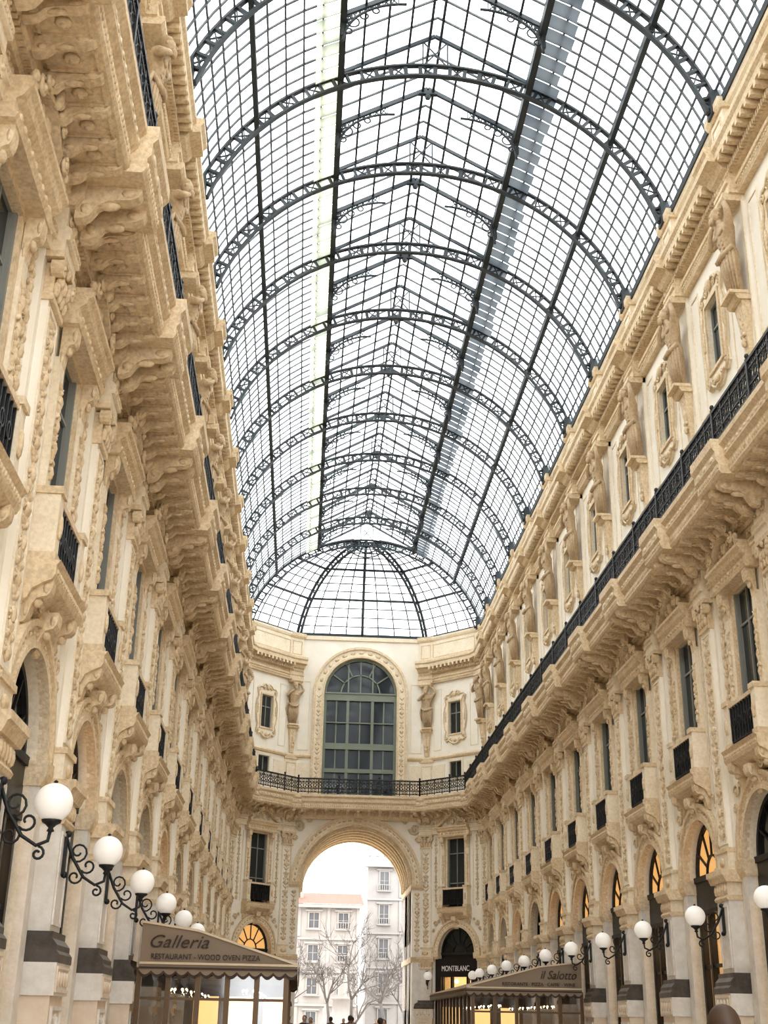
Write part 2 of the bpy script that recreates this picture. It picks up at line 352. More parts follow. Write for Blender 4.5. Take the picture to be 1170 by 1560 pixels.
def build_bay():
    m=MB(); S=HB
    arch_wall(m,-S,S,0,7.6,1.42,5.4,0,.36,"cream","tanlight")
    m.ring(1.42,1.53,5.4,-.05,.12,"tan"); m.ring(1.53,1.75,5.4,-.05,.07,"tanlight"); m.ring(1.75,1.86,5.4,-.05,.14,"tan")
    for i in range(23):
        a=pi*(i+.5)/23; m.blob((1.64*cos(a),.08,5.4+1.64*sin(a)),(.075,.035,.045),"tan",rot=a+pi/2)
    for e in(-1,1):
        m.prs([(-.3,5.0),(.08,5.0),(.13,5.1),(.16,5.2),(.16,5.4),(-.3,5.4)],min(e*1.38,e*1.9),max(e*1.38,e*1.9),"tan")
        m.box(min(e*1.42,e*1.8),max(e*1.42,e*1.8),-.1,.06,0,5.0,"marble")
        scroll(m,e*1.66,.04,7.05,.18,"tan",e,.04); scroll(m,e*1.84,.04,6.7,.12,"tan",-e,.03); scroll(m,e*1.4,.04,7.22,.1,"tan",-e,.03)
        m.box(e*1.36-.02,e*1.36+.02,0,.04,7.95,11.9,"tanlight")
        relief(m,e*1.66,.02,8.0,11.9,.3,"tan",.27)
    console(m,0,.32,0,.36,6.72,7.4,"tan")
    m.rect(-S,-.84,7.6,14.0,0,"cream"); m.rect(.84,S,7.6,14.0,0,"cream"); m.rect(-.84,.84,11.95,14.0,0,"cream"); m.rect(-.84,.84,7.2,7.95,0.0,"cream")
    window_casing(m)
    win_fill(m,-.66,.66,7.95,11.9,-.12,"greyglass","frame",1,(9.3,11.0))
    x=-S+.5
    while x<S-.45:
        m.box(x-.04,x+.04,.2,.33,13.08,13.2,"tan"); x+=.12
    beads(m,-S+.5,S-.45,.1,.22,12.52,(.032,.03,.05))
    for x in(-1.62,-1.0,-.33,.33,1.0,1.62):
        console(m,x,.16,.36,1.16,13.16,13.47,"tan")
    for x in(-1.31,-.665,0,.665,1.31):
        m.blob((x,.78,13.44),(.12,.12,.05),"tan",a=8); m.blob((x,.78,13.41),(.05,.05,.05),"tan")
        for dx in(-.22,.22): m.box(x+dx-.02,x+dx+.02,.42,1.12,13.42,13.47,"tan")
        m.box(x-.22,x+.22,.42,.46,13.42,13.47,"tan");m.box(x-.22,x+.22,1.1,1.14,13.42,13.47,"tan")
    beads(m,-S+.85,S-.8,.13,1.25,13.65,(.05,.03,.08)); beads(m,-S+.85,S-.8,.26,1.35,13.97,(.1,.025,.05),"tanlight")
    for i in range(8):
        x=-1.75+.5*i
        scroll(m,x,.13,12.86,.11,"tan",(-1)**i,.028,1.3); m.blob((x+.25,.13,12.86),(.06,.04,.1),"tan")
    for a,b in((-S,-.5),(.5,S)): m.rect(a,b,14.0,22,0,"cream")
    m.rect(-.5,.5,14,15.5,0,"cream");m.rect(-.5,.5,16.5,18.2,0,"cream");m.rect(-.5,.5,20.2,22,0,"cream")
    win_fill(m,-.5,.5,15.5,16.5,-.08,"darkglass","frame",1); frame(m,-.62,.62,15.38,16.62,-.2,.06,.13,"tanlight")
    for e in(-1,1): m.box(e*1.4-.5,e*1.4+.5,0,.04,15.0,16.4,"tanlight")
    m.prs([(0,16.7),(.1,16.75),(.14,16.85),(.08,16.95),(0,16.98)],-S,S,"tan")
    win_fill(m,-.5,.5,18.2,20.2,-.1,"greyglass","frame",1,(19.5,)); attic_window(m)
    for e in(-1,1): frame(m,min(e*1.2,e*1.85),max(e*1.2,e*1.85),17.3,21.2,0,.03,.045,"tanlight")
    beads(m,-S+.5,S-.45,.12,.24,21.72,(.04,.03,.05))
    x=-S+.55
    while x<S-.5:
        m.box(x-.04,x+.04,.3,.42,22.2,22.36,"tan"); x+=.13
    x=-S+.75
    while x<S-.6:
        m.box(x-.07,x+.07,.36,.72,22.38,22.54,"tan"); x+=.34
    frame(m,-1.8,1.8,23.25,24.15,.16,.19,.05,"tan")
    return m.mesh("bay")
def build_infill(lit):
    m=MB()
    fan="litfan" if lit else "darkglass"
    nf=-.3
    vs=[(0,nf,5.2)]+[(1.42*cos(pi*i/24),nf,5.4+1.42*sin(pi*i/24)) for i in range(25)]
    m.add(vs,[(0,i,i+1) for i in range(1,25)],fan)
    m.ring(1.3,1.42,5.4,nf,nf+.08,"iron"); m.ring(.5,.55,5.4,nf,nf+.06,"iron")
    for i in range(1,6):
        a=pi*i/6; m.bar((.5*cos(a),nf+.04,5.4+.5*sin(a)),(1.35*cos(a),nf+.04,5.4+1.35*sin(a)),.05,"iron")
    m.box(-1.42,1.42,-.5,-.2,4.5,5.4,"blackpanel"); m.box(-1.42,1.42,-.4,-.15,5.3,5.45,"iron"); m.box(-1.42,1.42,-.4,-.15,4.45,4.55,"iron")
    for x in(-1.36,-.62,.62,1.36): m.box(x-.07,x+.07,-.4,-.22,0,4.5,"blackpanel")
    m.box(-1.42,1.42,-.4,-.24,0,.3,"blackpanel"); m.box(-1.42,1.42,-.38,-.26,3.1,3.18,"blackpanel")
    m.rect(-1.4,1.4,.3,4.5,-.32,"shopglass")
    m.rect(-1.42,1.42,0,4.6,-1.3,"litwall")
    m.add([(-1.42,-.32,0),(-1.42,-1.3,0),(-1.42,-1.3,4.6),(-1.42,-.32,4.6),(1.42,-.32,0),(1.42,-1.3,0),(1.42,-1.3,4.6),(1.42,-.32,4.6)],[(0,1,2,3),(4,5,6,7),(3,2,6,7),(0,1,5,4)],"tanlight")
    m.box(-1.1,-.2,-1.2,-.8,.3,1.2,"brown"); m.box(.3,1.2,-1.25,-1.0,.3,2.3,"brown")
    for x in(-.7,.7): m.blob((x,-.8,3.9),(.12,.12,.12),"bulb",a=8,b=6)
    return m.mesh("shopfront")
# ------------------------------------------------------------------ skin figure helper
def skin_mesh(name,verts,edges,radii,root,sub=1):
    me=D.meshes.new(name+"_sk"); me.from_pydata(verts,edges,[]); o=D.objects.new(name+"_sk",me); coll.objects.link(o)
    md=o.modifiers.new("s","SKIN"); md.use_smooth_shade=True
    for i,v in enumerate(me.skin_vertices[0].data):
        r=radii[i]; v.radius=(r,r) if not isinstance(r,tuple) else r; v.use_root=(i==root)
    s=o.modifiers.new("u","SUBSURF"); s.levels=sub; s.render_levels=sub
    dg=C.evaluated_depsgraph_get(); dg.update(); r=D.meshes.new_from_object(o.evaluated_get(dg)); r.name=name
    D.objects.remove(o); 
    return r
def me_data(me): return [v.co.copy() for v in me.vertices],[tuple(p.vertices) for p in me.polygons]
def build_atlante():
    V=[(0,.12,0),(0,.14,.35),(0,.20,.75),(0,.24,1.1),(0,.25,1.35),(0,.30,1.7),(0,.36,2.02),(0,.44,2.2),(0,.50,2.36),
       (-.30,.34,2.0),(-.56,.46,2.22),(-.38,.44,2.6),(-.14,.36,2.68),
       (.30,.34,2.0),(.52,.50,1.78),(.30,.60,2.0),(.1,.60,2.18)]
    E=[(0,1),(1,2),(2,3),(3,4),(4,5),(5,6),(6,7),(7,8),(6,9),(9,10),(10,11),(11,12),(6,13),(13,14),(14,15),(15,16)]
    R=[.14,.17,(.24,.2),(.27,.23),(.21,.18),(.29,.22),(.26,.2),.11,.14,.13,.09,.07,.055,.13,.095,.07,.055]
    me=skin_mesh("atl",V,E,R,3,1)
    m=MB(); v,f=me_data(me); m.add(v,f,"statue",True)
    m.blob((0,.52,2.44),(.15,.17,.2),"statue",a=10,b=8); m.blob((0,.68,2.42),(.03,.05,.05),"statue"); m.blob((0,.64,2.28),(.1,.08,.13),"statue",a=8,b=6) 
    for e in(-1,1): m.blob((e*.14,.5,2.44),(.03,.04,.05),"statue")
    m.blob((0,.47,2.57),(.18,.18,.12),"statue",a=8,b=6)
    for i in range(9):
        a=-1.2+.3*i; m.tube([(.29*sin(a),.2+.26*cos(a),1.2),(.30*sin(a),.18+.25*cos(a),.8),(.2*sin(a)*1.1,.14+.19*cos(a),.12)],[.055,.05,.03],"statue",5)
    m.tube([(-.31,.3,1.32),(-.12,.5,1.16),(.12,.52,1.12),(.34,.3,1.34),(.42,.22,1.0),(.36,.2,.6)],[.08,.085,.085,.08,.07,.04],"statue",6)
    for e in(-1,1): m.blob((e*.12,.5,1.88),(.12,.05,.09),"statue",a=8,b=6)
    for i in range(3):
        for e in(-1,1): m.blob((e*.07,.46-.02*i,1.68-.12*i),(.06,.03,.05),"statue")
    m.box(-.3,.3,0,.5,-.05,.04,"tan")
    return m.mesh("atlante")
# ------------------------------------------------------------------ layout
ZK=[31.05+B*k for k in range(-8,6)]+[60.45,65.1,69.6,73.5]
CORN=73.5; ENDY=76.75
PATH=[(-7.5,ZK[0]),(-7.5,CORN),(-4.25,ENDY),(4.25,ENDY),(7.5,CORN),(7.5,ZK[0])]
def offset(path,n):
    out=[];k=len(path)
    for i,p in enumerate(path):
        p=Vector(p);ns=[]
        for a,b in((i-1,i),(i,i+1)):
            if a>=0 and b<k:
                d=(Vector(path[b])-Vector(path[a])).normalized(); ns.append(Vector((d.y,-d.x)))
        if len(ns)==1: out.append(p+ns[0]*n)
        else:
            b=(ns[0]+ns[1]).normalized(); out.append(p+b*(n/b.dot(ns[0])))
    return out
def sweep(m,prof,path,mat):
    k=len(prof); L=[offset(path,n) for n,z in prof]; vs=[]
    for i in range(len(path)):
        for j,(n,z) in enumerate(prof): vs.append((L[j][i].x,L[j][i].y,z))
    fs=[]
    for i in range(len(path)-1):
        for j in range(k): fs.append((i*k+j,i*k+(j+1)%k,(i+1)*k+(j+1)%k,(i+1)*k+j))
    fs+=[tuple(range(k)),tuple(range((len(path)-1)*k,len(path)*k))[::-1]]
    m.add(vs,fs,mat)
pil=build_pilaster(); bay=build_bay(); infL=build_infill(True); infD=build_infill(False); atl=build_atlante()
wl=empty("wall_left");wr=empty("wall_right");we=empty("wall_end")
def build_lamp():
    m=MB()
    g=(0,1.08,4.14)
    m.blob(g,(.245,.245,.245),"globe",a=24,b=16)
    m.lathe([(.0,-.38),(.05,-.36),(.03,-.32),(.07,-.28),(.12,-.25),(.13,-.22),(.0,-.2)],g,"iron",12)
    m.lathe([(.0,.29),(.03,.27),(.02,.245),(.05,.235)],g,"iron",8)
    P=[(0,.40,4.3),(0,.52,4.02),(0,.72,3.72),(0,.92,3.6),(0,1.06,3.66),(0,1.08,3.8)]
    m.tube(P,[.03,.03,.028,.026,.024,.024],"iron",6)
    def spiral(cy,cz,r,t0,t1,d=1):
        pts=[]
        for i in range(15):
            t=i/14;a=t0+(t1-t0)*t;rr=r*(1-.75*t); pts.append((0,cy+rr*cos(a)*d,cz+rr*sin(a)))
        m.tube(pts,.018,"iron",5)
    spiral(.60,4.12,.17,-pi*.6,pi*1.9); spiral(.78,3.9,.13,pi*1.2,pi*3.2); spiral(.58,3.72,.12,0,-pi*2.2); spiral(.95,3.5,.09,pi/2,-pi*1.8)
    m.box(-.05,.05,.35,.41,3.75,4.4,"iron"); m.blob((0,.41,4.4),(.06,.06,.06),"iron"); m.blob((0,.41,3.75),(.06,.06,.06),"iron")
    return m.mesh("lamp")
lamp=build_lamp()
def place(mesh,name,p,normal,sx=1,parent=None,z=0):
    th=atan2(-normal[0],normal[1]); return ob(name,mesh,(p[0],p[1],z),th,(sx,1,1),parent)
for sd,w in((-1,wl),(1,wr)):
    nrm=(-sd,0)
    for i,z in enumerate(ZK):
        if i<len(ZK)-1:
            z2=ZK[i+1];sx=(z2-z)/B; c=(sd*7.5,(z+z2)/2)
            place(bay,"bay_%d"%i,c,nrm,sx,w)
            lit=(i+(0 if sd<0 else 1))%3==0 or (sd>0 and i in(8,9,10,12))
            place(infL if lit else infD,"shopfront_%d"%i,c,nrm,sx,w)
            place(pil,"pilaster_%d"%i,(sd*7.5,z),nrm,1,w)
            if i>0: place(atl,"atlante_statue",(sd*7.36,z),nrm,1.2,None,18.7)
            if i>=2: place(lamp,"globe_wall_lamp",(sd*7.5,z),nrm,1)
    c8=cos(pi/8);s8=sin(pi/8)
    n1=(-sd*c8,-s8);n2=(-sd*s8,-c8)
    place(pil,"corner_pilaster",(sd*7.5,CORN),n1,1,we); place(pil,"end_pilaster",(sd*4.3,ENDY),(-sd*s8*1.3,-c8),1,we)
    place(atl,"atlante_statue",(sd*7.38,CORN-.05),n1,1.05,None,18.7); place(atl,"atlante_statue",(sd*4.32,ENDY-.1),n2,1.05,None,18.7)
    mid=(sd*(7.5+4.25)/2,(CORN+ENDY)/2); nn=(-sd*sqrt(.5),-sqrt(.5))
    L=hypot(3.25,ENDY-CORN)
    place(bay,"chamfer_bay",mid,nn,L/B,we)
    place(infL if sd<0 else infD,"chamfer_shopfront",mid,nn,L/B,we)
    place(lamp,"globe_wall_lamp",(sd*7.5,CORN),n1,1)
    place(lamp,"globe_wall_lamp",(sd*4.25,ENDY),(0,-1),1)
# end wall --------------------------------------------------------
m=MB();E=4.25
arch_wall(m,-E,E,0,14.2,3.4,9.3,0,6.8,"cream","tanlight",40)
for r0,r1,n,mt in((3.4,3.55,.22,"tan"),(3.55,3.8,.12,"tanlight"),(3.8,3.95,.24,"tan")): m.ring(r0,r1,9.3,-.05,n,mt,seg=40)
for i in range(36):
    a=pi*(i+.5)/36; m.blob((3.68*cos(a),.13,9.3+3.68*sin(a)),(.11,.04,.06),"tan",rot=a+pi/2)
for k in range(6):
    m.ring(3.2,3.4,9.3,-.6-k*1.15,-.35-k*1.15,"tan",seg=32)
for e in(-1,1):
    m.prs([(-6.8,9.0),(.2,9.0),(.28,9.12),(.32,9.3),(-6.8,9.3)],min(e*3.3,e*4.0),max(e*3.3,e*4.0),"tan")
    m.prs([(-6.8,4.9),(.2,4.9),(.26,5.2),(-6.8,5.2)],min(e*3.32,e*4.1),max(e*3.32,e*4.1),"tan")
    m.box(min(e*3.4,e*4.05),max(e*3.4,e*4.05),-.1,.14,5.2,9.0,"cream"); relief(m,e*3.68,.15,5.5,8.8,.4,"tan")
    m.box(min(e*3.4,e*4.05),max(e*3.4,e*4.05),-.1,.2,0,4.9,"marble")
    m.box(min(e*3.95,e*4.05),max(e*3.95,e*4.05),0,.08,9.3,13.3,"tan")
    scroll(m,e*3.5,.06,12.55,.35,"tan",e,.07); scroll(m,e*2.9,.06,12.98,.18,"tan",-e,.05); scroll(m,e*3.72,.06,11.9,.16,"tan",-e,.05)
m.box(-4.05,4.05,0,.08,13.2,13.32,"tan")
console(m,0,.5,0,.5,12.6,13.4,"tan")
x=-3.9
while x<3.95:
    console(m,x,.16,.36,1.16,13.16,13.47,"tan"); m.blob((x+.32,.78,13.43),(.12,.12,.05),"tan"); x+=.65
beads(m,-3.9,3.95,.13,1.25,13.65,(.05,.03,.08))
arch_wall(m,-E,E,14.2,24.4,2.3,20.9,0,.4,"cream","tan",32)
for r0,r1,n,mt in((2.3,2.42,.2,"tan"),(2.42,2.85,.1,"tanlight"),(2.85,3.0,.22,"tan")):
    m.ring(r0,r1,20.9,-.05,n,mt,seg=32)
    for e in(-1,1): m.box(min(e*r0,e*r1),max(e*r0,e*r1),-.05,n,14.3,20.9,mt)
for i in range(15):
    a=pi*(i+.5)/15; m.blob((2.63*cos(a),.1,20.9+2.63*sin(a)),(.17,.07,.1),"tan",rot=a+pi/2)
for e in(-1,1): relief(m,e*2.63,.1,14.8,20.7,.36,"tan",.3); frame(m,e*3.55-.35,e*3.55+.35,17.2,21.6,0,.04,.05,"tanlight"); m.box(e*3.55-.4,e*3.55+.4,0,.05,14.7,16.4,"tanlight")
for e in(-1,1): m.prs([(0,16.7),(.12,16.75),(.16,16.85),(.1,16.95),(0,16.98)],min(e*3,e*E),max(e*3,e*E),"tan")
m.box(-12,-3.4,-6.8,-.9,0,24,"facade");m.box(3.4,12,-6.8,-.9,0,24,"facade");m.box(-3.4,3.4,-6.8,-.7,12.75,24,"facade")
me=m.mesh("end_wall"); place(me,"wall_face",(0,ENDY),(0,-1),1,we)
# big window
m=MB()
vs=[(0,-.3,20.9)]+[(2.3*cos(pi*i/32),-.3,20.9+2.3*sin(pi*i/32)) for i in range(33)]
m.add(vs,[(0,i,i+1) for i in range(1,33)],"bigglass"); m.rect(-2.3,2.3,14.3,20.9,-.3,"bigglass")
m.ring(2.16,2.3,20.9,-.3,-.15,"greenframe",seg=32); m.ring(1.2,1.28,20.9,-.3,-.2,"greenframe",seg=24)
for x in(-2.22,-.78,.78,2.22): m.box(x-.09,x+.09,-.32,-.12,14.3,20.9,"greenframe")
for x in(-1.5,0,1.5): m.box(x-.04,x+.04,-.32,-.2,14.3,20.7,"greenframe")
for z,h in((20.45,.45),(17.35,.38),(15.9,.25),(19.0,.07)): m.box(-2.3,2.3,-.32,-.1,z,z+h,"greenframe")
m.box(-2.3,2.3,-.32,-.05,20.87,20.97,"greenframe")
for a in(35,65,90,115,145):
    q=radians(a); m.bar((0 if a==90 else 1.2*cos(q),-.24,20.9+(0 if a==90 else 1.2*sin(q))),(2.25*cos(q),-.24,20.9+2.25*sin(q)),.08,"greenframe")
for e in(-1,1): m.bar((e*.78,-.24,20.9),(e*.78,-.24,23.0),.09,"greenframe")
place(m.mesh("window"),"window_1",(0,ENDY),(0,-1),1)
# continuous mouldings ----------------------------------------------
PL=PATH[:3];PR=PATH[3:]
m=MB()
arch=[(-.1,12.2),(.16,12.2),(.16,12.42),(.22,12.42),(.22,12.62),(.12,12.7),(.12,13.0),(-.1,13.0)]
sweep(m,arch,PL,"tanlight");sweep(m,arch,PR,"tanlight")
slab=[(-.1,13.0),(.18,13.0),(.22,13.08),(.36,13.2),(.36,13.46),(1.2,13.46),(1.25,13.52),(1.25,13.78),(1.35,13.88),(1.35,14.06),(1.45,14.16),(1.45,14.3),(-.1,14.3)]
sweep(m,slab,PATH,"tan")
ob("trim_1",m.mesh("balcony_cornice"))
m=MB()
up=[(-.1,21.6),(.18,21.6),(.18,21.85),(.24,21.88),(.24,22.0),(.14,22.05),(.14,22.18),(.3,22.2),(.3,22.36),(.36,22.38),(.36,22.52),(.72,22.54),(.72,22.74),(.8,22.82),(.8,22.96),(.2,23.05),(-.1,23.05)]
sweep(m,up,PL,"tan");sweep(m,up,PR,"tan")
par=[(-.2,23.0),(.16,23.0),(.16,24.35),(.24,24.4),(.3,24.5),(.3,24.62),(-.2,24.62)]
sweep(m,par,PL,"tanlight");sweep(m,par,PR,"tanlight"); sweep(m,[(-.2,24.35),(.12,24.35),(.12,24.6),(-.2,24.6)],PATH[2:4],"tanlight")
sweep(m,[(-.5,24.6),(.12,24.6),(.12,24.78),(-.5,24.78)],PATH,"roofiron")
ob("trim_2",m.mesh("upper_cornice"))
m=MB()
for sd in(-1,1):
    a,b=sorted((sd*7.9,sd*14)); m.box(a,b,ZK[0],ENDY+8,24.3,24.5,"facade"); m.box(sd*14-.1,sd*14+.1,ZK[0],ENDY+8,0,24.5,"facade")
ob("rear_buildings",m.mesh("rear"))
# railing ------------------------------------------------------------
def railing(m,path,n):
    P=offset(path,n)
    for a,b in zip(P[:-1],P[1:]):
        L=(b-a).length;d=(b-a)/L;k=max(1,round(L/.62));st=L/k
        def W(t,z,o=0): return (a.x+d.x*t+d.y*o,a.y+d.y*t-d.x*o,z)
        for z,h in((14.42,.045),(15.22,.07),(15.02,.035),(14.62,.035)): m.bar(W(0,z),W(L,z),.05 if z<15.2 else .08,"iron",h)
        for i in range(k+1):
            t=i*st; m.bar(W(t,14.3),W(t,15.22),.05,"iron")
            if i%4==0: m.bar(W(t,14.3),W(t,15.3),.09,"iron"); m.blob(W(t,15.36),(.06,.06,.08),"iron")
            if i<k:
                c=t+st/2
                for cc,cz,r in((c,14.82,.16),(c-.2,14.74,.08),(c+.2,14.74,.08),(c-.2,14.92,.07),(c+.2,14.92,.07),(c,15.12,.06),(c-.2,15.12,.06),(c+.2,15.12,.06),(c-.1,14.52,.06),(c+.1,14.52,.06)):
                    q=8 if r<.1 else 12
                    m.tube([W(cc+r*cos(2*pi*j/q),cz+r*sin(2*pi*j/q)) for j in range(q)],.02,"iron",3,True)
                m.bar(W(c,14.62),W(c,15.02),.03,"iron")
                for e in(-1,1): m.bar(W(c-e*.1,14.7),W(c+e*.1,14.94),.025,"iron"); m.bar(W(c+e*.16,14.62),W(c+e*.16,15.02),.02,"iron")
m=MB(); railing(m,PATH,1.36); ob("balcony_railing",m.mesh("railing"))
# ------------------------------------------------------------------ roof
roof=empty("glass_vault_roof",(0,0,0))
RC,RR=22.5,7.63; XL=3.04
def arcp(a,r=RR): return (r*cos(a),RC+r*sin(a))
A0=asin((24.65-RC)/RR); AL=acos(XL/RR); AP=acos(5.71/7.7)
m=MB()
def strip(m,a0,a1,r,w,th,mat,seg):
    vs=[]
    for i in range(seg+1):
        a=a0+(a1-a0)*i/seg
        for rr,y in((r,-w/2),(r,w/2),(r+th,w/2),(r+th,-w/2)):
            x,z=arcp(a,rr); vs.append((x,y,z))
    fs=[(4*i+j,4*i+(j+1)%4,4*i+4+(j+1)%4,4*i+4+j) for i in range(seg) for j in range(4)]
    m.add(vs,fs,mat)
strip(m,A0,pi-A0,RR-.05,.17,.065,"roofiron",64); strip(m,A0,pi-A0,RR-.46,.17,.065,"roofiron",64)
n=40
for i in range(n+1):
    a=A0+(pi-2*A0)*i/n
    x0,z0=arcp(a,RR-.44);x1,z1=arcp(a,RR); m.bar((x0,0,z0),(x1,0,z1),.13,"roofiron",.08)
    if i<n and i%2==0:
        b=A0+(pi-2*A0)*(i+1)/n
        x2,z2=arcp(b,RR);x3,z3=arcp(b,RR-.44); m.bar((x0,0,z0),(x2,0,z2),.04,"roofiron",.04); m.bar((x1,0,z1),(x3,0,z3),.04,"roofiron",.04)
for e in(-1,1):
    x,z=arcp(A0,RR-.2); m.box(e*x-.16,e*x+.16,-.2,.2,24.4,25.2,"roofiron")
ribm=m.mesh("main_rib")
LE=29.62;RZ=31.35
def rafter_z(x): return RZ-(RZ-LE)*abs(x)/XL
m=MB()
for e in(-1,1):
    m.bar((e*XL,0,LE),(0,0,RZ),.1,"roofiron",.15)
    m.bar((e*XL,0,28.8),(e*XL,0,LE),.1,"roofiron")
    pts=[]
    for i in range(13):
        t=i/12*pi/2; pts.append((e*(XL-.02-1.9*(1-cos(t))),0,28.6+1.5*sin(t)*1.05))
    m.tube(pts,.045,"roofiron",5)
    for i in range(2,12):
        p=pts[i]; zt=rafter_z(p[0])-.05
        if zt>p[2]+.05: m.bar(p,(p[0],0,zt),.03,"roofiron")
        if i<11:
            q=pts[i+1]; m.bar(p,(q[0],0,rafter_z(q[0])-.05),.028,"roofiron"); m.bar((p[0],0,zt),q,.028,"roofiron")
    for cx,cz,r in((2.72,29.35,.18),(2.4,29.62,.12),(2.85,29.0,.1),(2.05,29.85,.1),(2.9,29.62,.08)):
        m.tube([(e*cx+r*cos(2*pi*j/10),0,cz+r*sin(2*pi*j/10)) for j in range(10)],.03,"roofiron",4,True)
m.box(-.32,.32,-.07,.07,RZ-.26,RZ-.12,"roofiron"); m.blob((0,0,RZ-.32),(.12,.09,.16),"roofiron")
gabm=m.mesh("lantern_frame")
m=MB()
for e in(-1,1): m.bar((e*XL,0,LE),(0,0,RZ),.08,"roofiron",.12); m.bar((e*XL,0,29.3),(e*XL,0,LE),.1,"roofiron")
for x in(-.4,.4): m.bar((x,0,30.05),(x,0,rafter_z(x)),.05,"roofiron")
m.bar((-.4,0,30.1),(.4,0,31.1),.04,"roofiron");m.bar((.4,0,30.1),(-.4,0,31.1),.04,"roofiron")
kinm=m.mesh("king_frame")
YS,YE=ZK[0],CORN
for i,z in enumerate(ZK):
    ob("rib_%d"%i,ribm,(0,z,0),0,(1,1,1),roof); ob("king_%d"%i,kinm,(0,z,0),0,(1,1,1),roof)
    if i<len(ZK)-1: ob("lantern_frame_%d"%i,gabm,(0,(z+ZK[i+1])/2,0),0,(1,1,1),roof)
m=MB()
for e in(-1,1):
    for a,r,w,h,mt in((AL,RR-.05,.2,.34,"roofiron"),(AP,RR-.08,.15,.28,"roofiron"),(A0,RR-.05,.24,.24,"roofiron")):
        x,z=arcp(a,r); m.box(e*x-w/2,e*x+w/2,YS,YE,z-h/2,z+h/2,mt)
    m.box(e*XL-.08,e*XL+.08,YS,YE,LE-.07,LE+.1,"roofiron")
    m.box(e*.18-.04,e*.18+.04,YS,YE,RZ-.18,RZ-.04,"roofiron")
    n1=6
    for i in range(1,n1):
        x,z=arcp(A0+(AP-A0)*i/n1); m.box(e*x-.028,e*x+.028,YS,YE,z-.028,z+.028,"glazebar")
    n2=5
    for i in range(1,n2):
        x,z=arcp(AP+(AL-AP)*i/n2); m.box(e*x-.028,e*x+.028,YS,YE,z-.028,z+.028,"glazebar")
    for x in(.85,1.6,2.35):
        z=rafter_z(x); m.box(e*x-.035,e*x+.035,YS,YE,z-.035,z+.04,"roofiron")
ob("purlins",m.mesh("purlins"),parent=roof)
m=MB()
for i in range(len(ZK)-1):
    za,zb=ZK[i],ZK[i+1]
    for j in range(1,9):
        y=za+(zb-za)*j/9
        for s0,s1 in((A0,AL),(pi-AL,pi-A0)):
            w=.06;vs=[];seg=10
            for q in range(seg+1):
                a=s0+(s1-s0)*q/seg
                for rr,yy in((RR-.03,y-w/2),(RR-.03,y+w/2),(RR+.02,y+w/2),(RR+.02,y-w/2)):
                    x,z=arcp(a,rr);vs.append((x,yy,z))
            m.add(vs,[(4*q+k,4*q+(k+1)%4,4*q+4+(k+1)%4,4*q+4+k) for q in range(seg) for k in range(4)],"glazebar")
    for j in range(1,6):
        if j==3: continue
        y=za+(zb-za)*j/6
        for e in(-1,1): m.bar((e*XL,y,LE),(0,y,RZ),.06,"glazebar",.06)
ob("glazing_bars",m.mesh("bars"),parent=roof)
m=MB()
for s0,s1 in((A0,AL),(pi-AL,pi-A0)):
    seg=14;vs=[]
    for q in range(seg+1):
        x,z=arcp(s0+(s1-s0)*q/seg,RR+.03); vs+= [(x,YS,z),(x,YE,z)]
    m.add(vs,[(2*q,2*q+1,2*q+3,2*q+2) for q in range(seg)],"roofglass",True)
for e in(-1,1):
    m.add([(e*XL,YS,LE+.11),(e*XL,YE,LE+.11),(0,YE,RZ+.06),(0,YS,RZ+.06)],[(0,1,2,3)],"roofglass")
    m.add([(e*XL,YS,LE),(e*XL,YE,LE),(e*XL,YE,29.3),(e*XL,YS,29.3)],[(0,1,2,3)],"roofglass")
ob("glass_panes",m.mesh("panes"),parent=roof)
m=MB()
for i in range(len(ZK)-1):
    za,zb=ZK[i],ZK[i+1];n=9
    for j in range(n):
        y0=za+(zb-za)*j/n+.03;y1=za+(zb-za)*(j+1)/n-.03
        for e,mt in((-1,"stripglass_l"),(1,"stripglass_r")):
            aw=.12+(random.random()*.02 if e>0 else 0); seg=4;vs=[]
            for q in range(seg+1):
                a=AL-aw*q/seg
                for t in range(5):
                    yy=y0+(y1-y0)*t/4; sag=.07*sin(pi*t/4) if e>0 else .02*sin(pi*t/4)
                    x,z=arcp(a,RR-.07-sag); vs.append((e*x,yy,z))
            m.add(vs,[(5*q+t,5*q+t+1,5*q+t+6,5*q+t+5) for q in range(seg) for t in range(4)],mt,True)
ob("roof_blinds",m.mesh("blinds"),parent=roof)
# half dome apse
m=MB();g=MB()
base=[(-7.32,0),(-4.2,3.2),(4.2,3.2),(7.32,0)]
def dp(bx,by,a,r=RR):
    s=r*cos(a)/ (RR*cos(A0)); return (bx*s,CORN+by*s,RC+r*sin(a))
ring=[]
for a,b in zip(base[:-1],base[1:]):
    nsub=8 if a[0]==-4.2 else 5
    for i in range(nsub): ring.append((a[0]+(b[0]-a[0])*i/nsub,a[1]+(b[1]-a[1])*i/nsub,i==0 or (nsub==8 and i==4), i==0))
ring.append((*base[-1],True,True))
AT=radians(84);NS=14
for x,y,thick,corner in ring:
    pts=[dp(x,y,A0+(AT-A0)*i/NS) for i in range(NS+1)]
    if corner and y>0:
        m.tube(pts,.1,"roofiron",5); p2=[dp(x,y,A0+(AT-A0)*i/NS,RR-.38) for i in range(NS+1)]; m.tube(p2,.09,"roofiron",5)
        for i in range(0,NS+1): m.bar(pts[i],p2[i],.1,"roofiron")
        m.bar((x*.985,CORN+y*.985,24.0),pts[0],.3,"roofiron")
    elif thick: m.tube(pts,.10,"roofiron",5)
    else: m.tube(pts,.04,"glazebar",4)
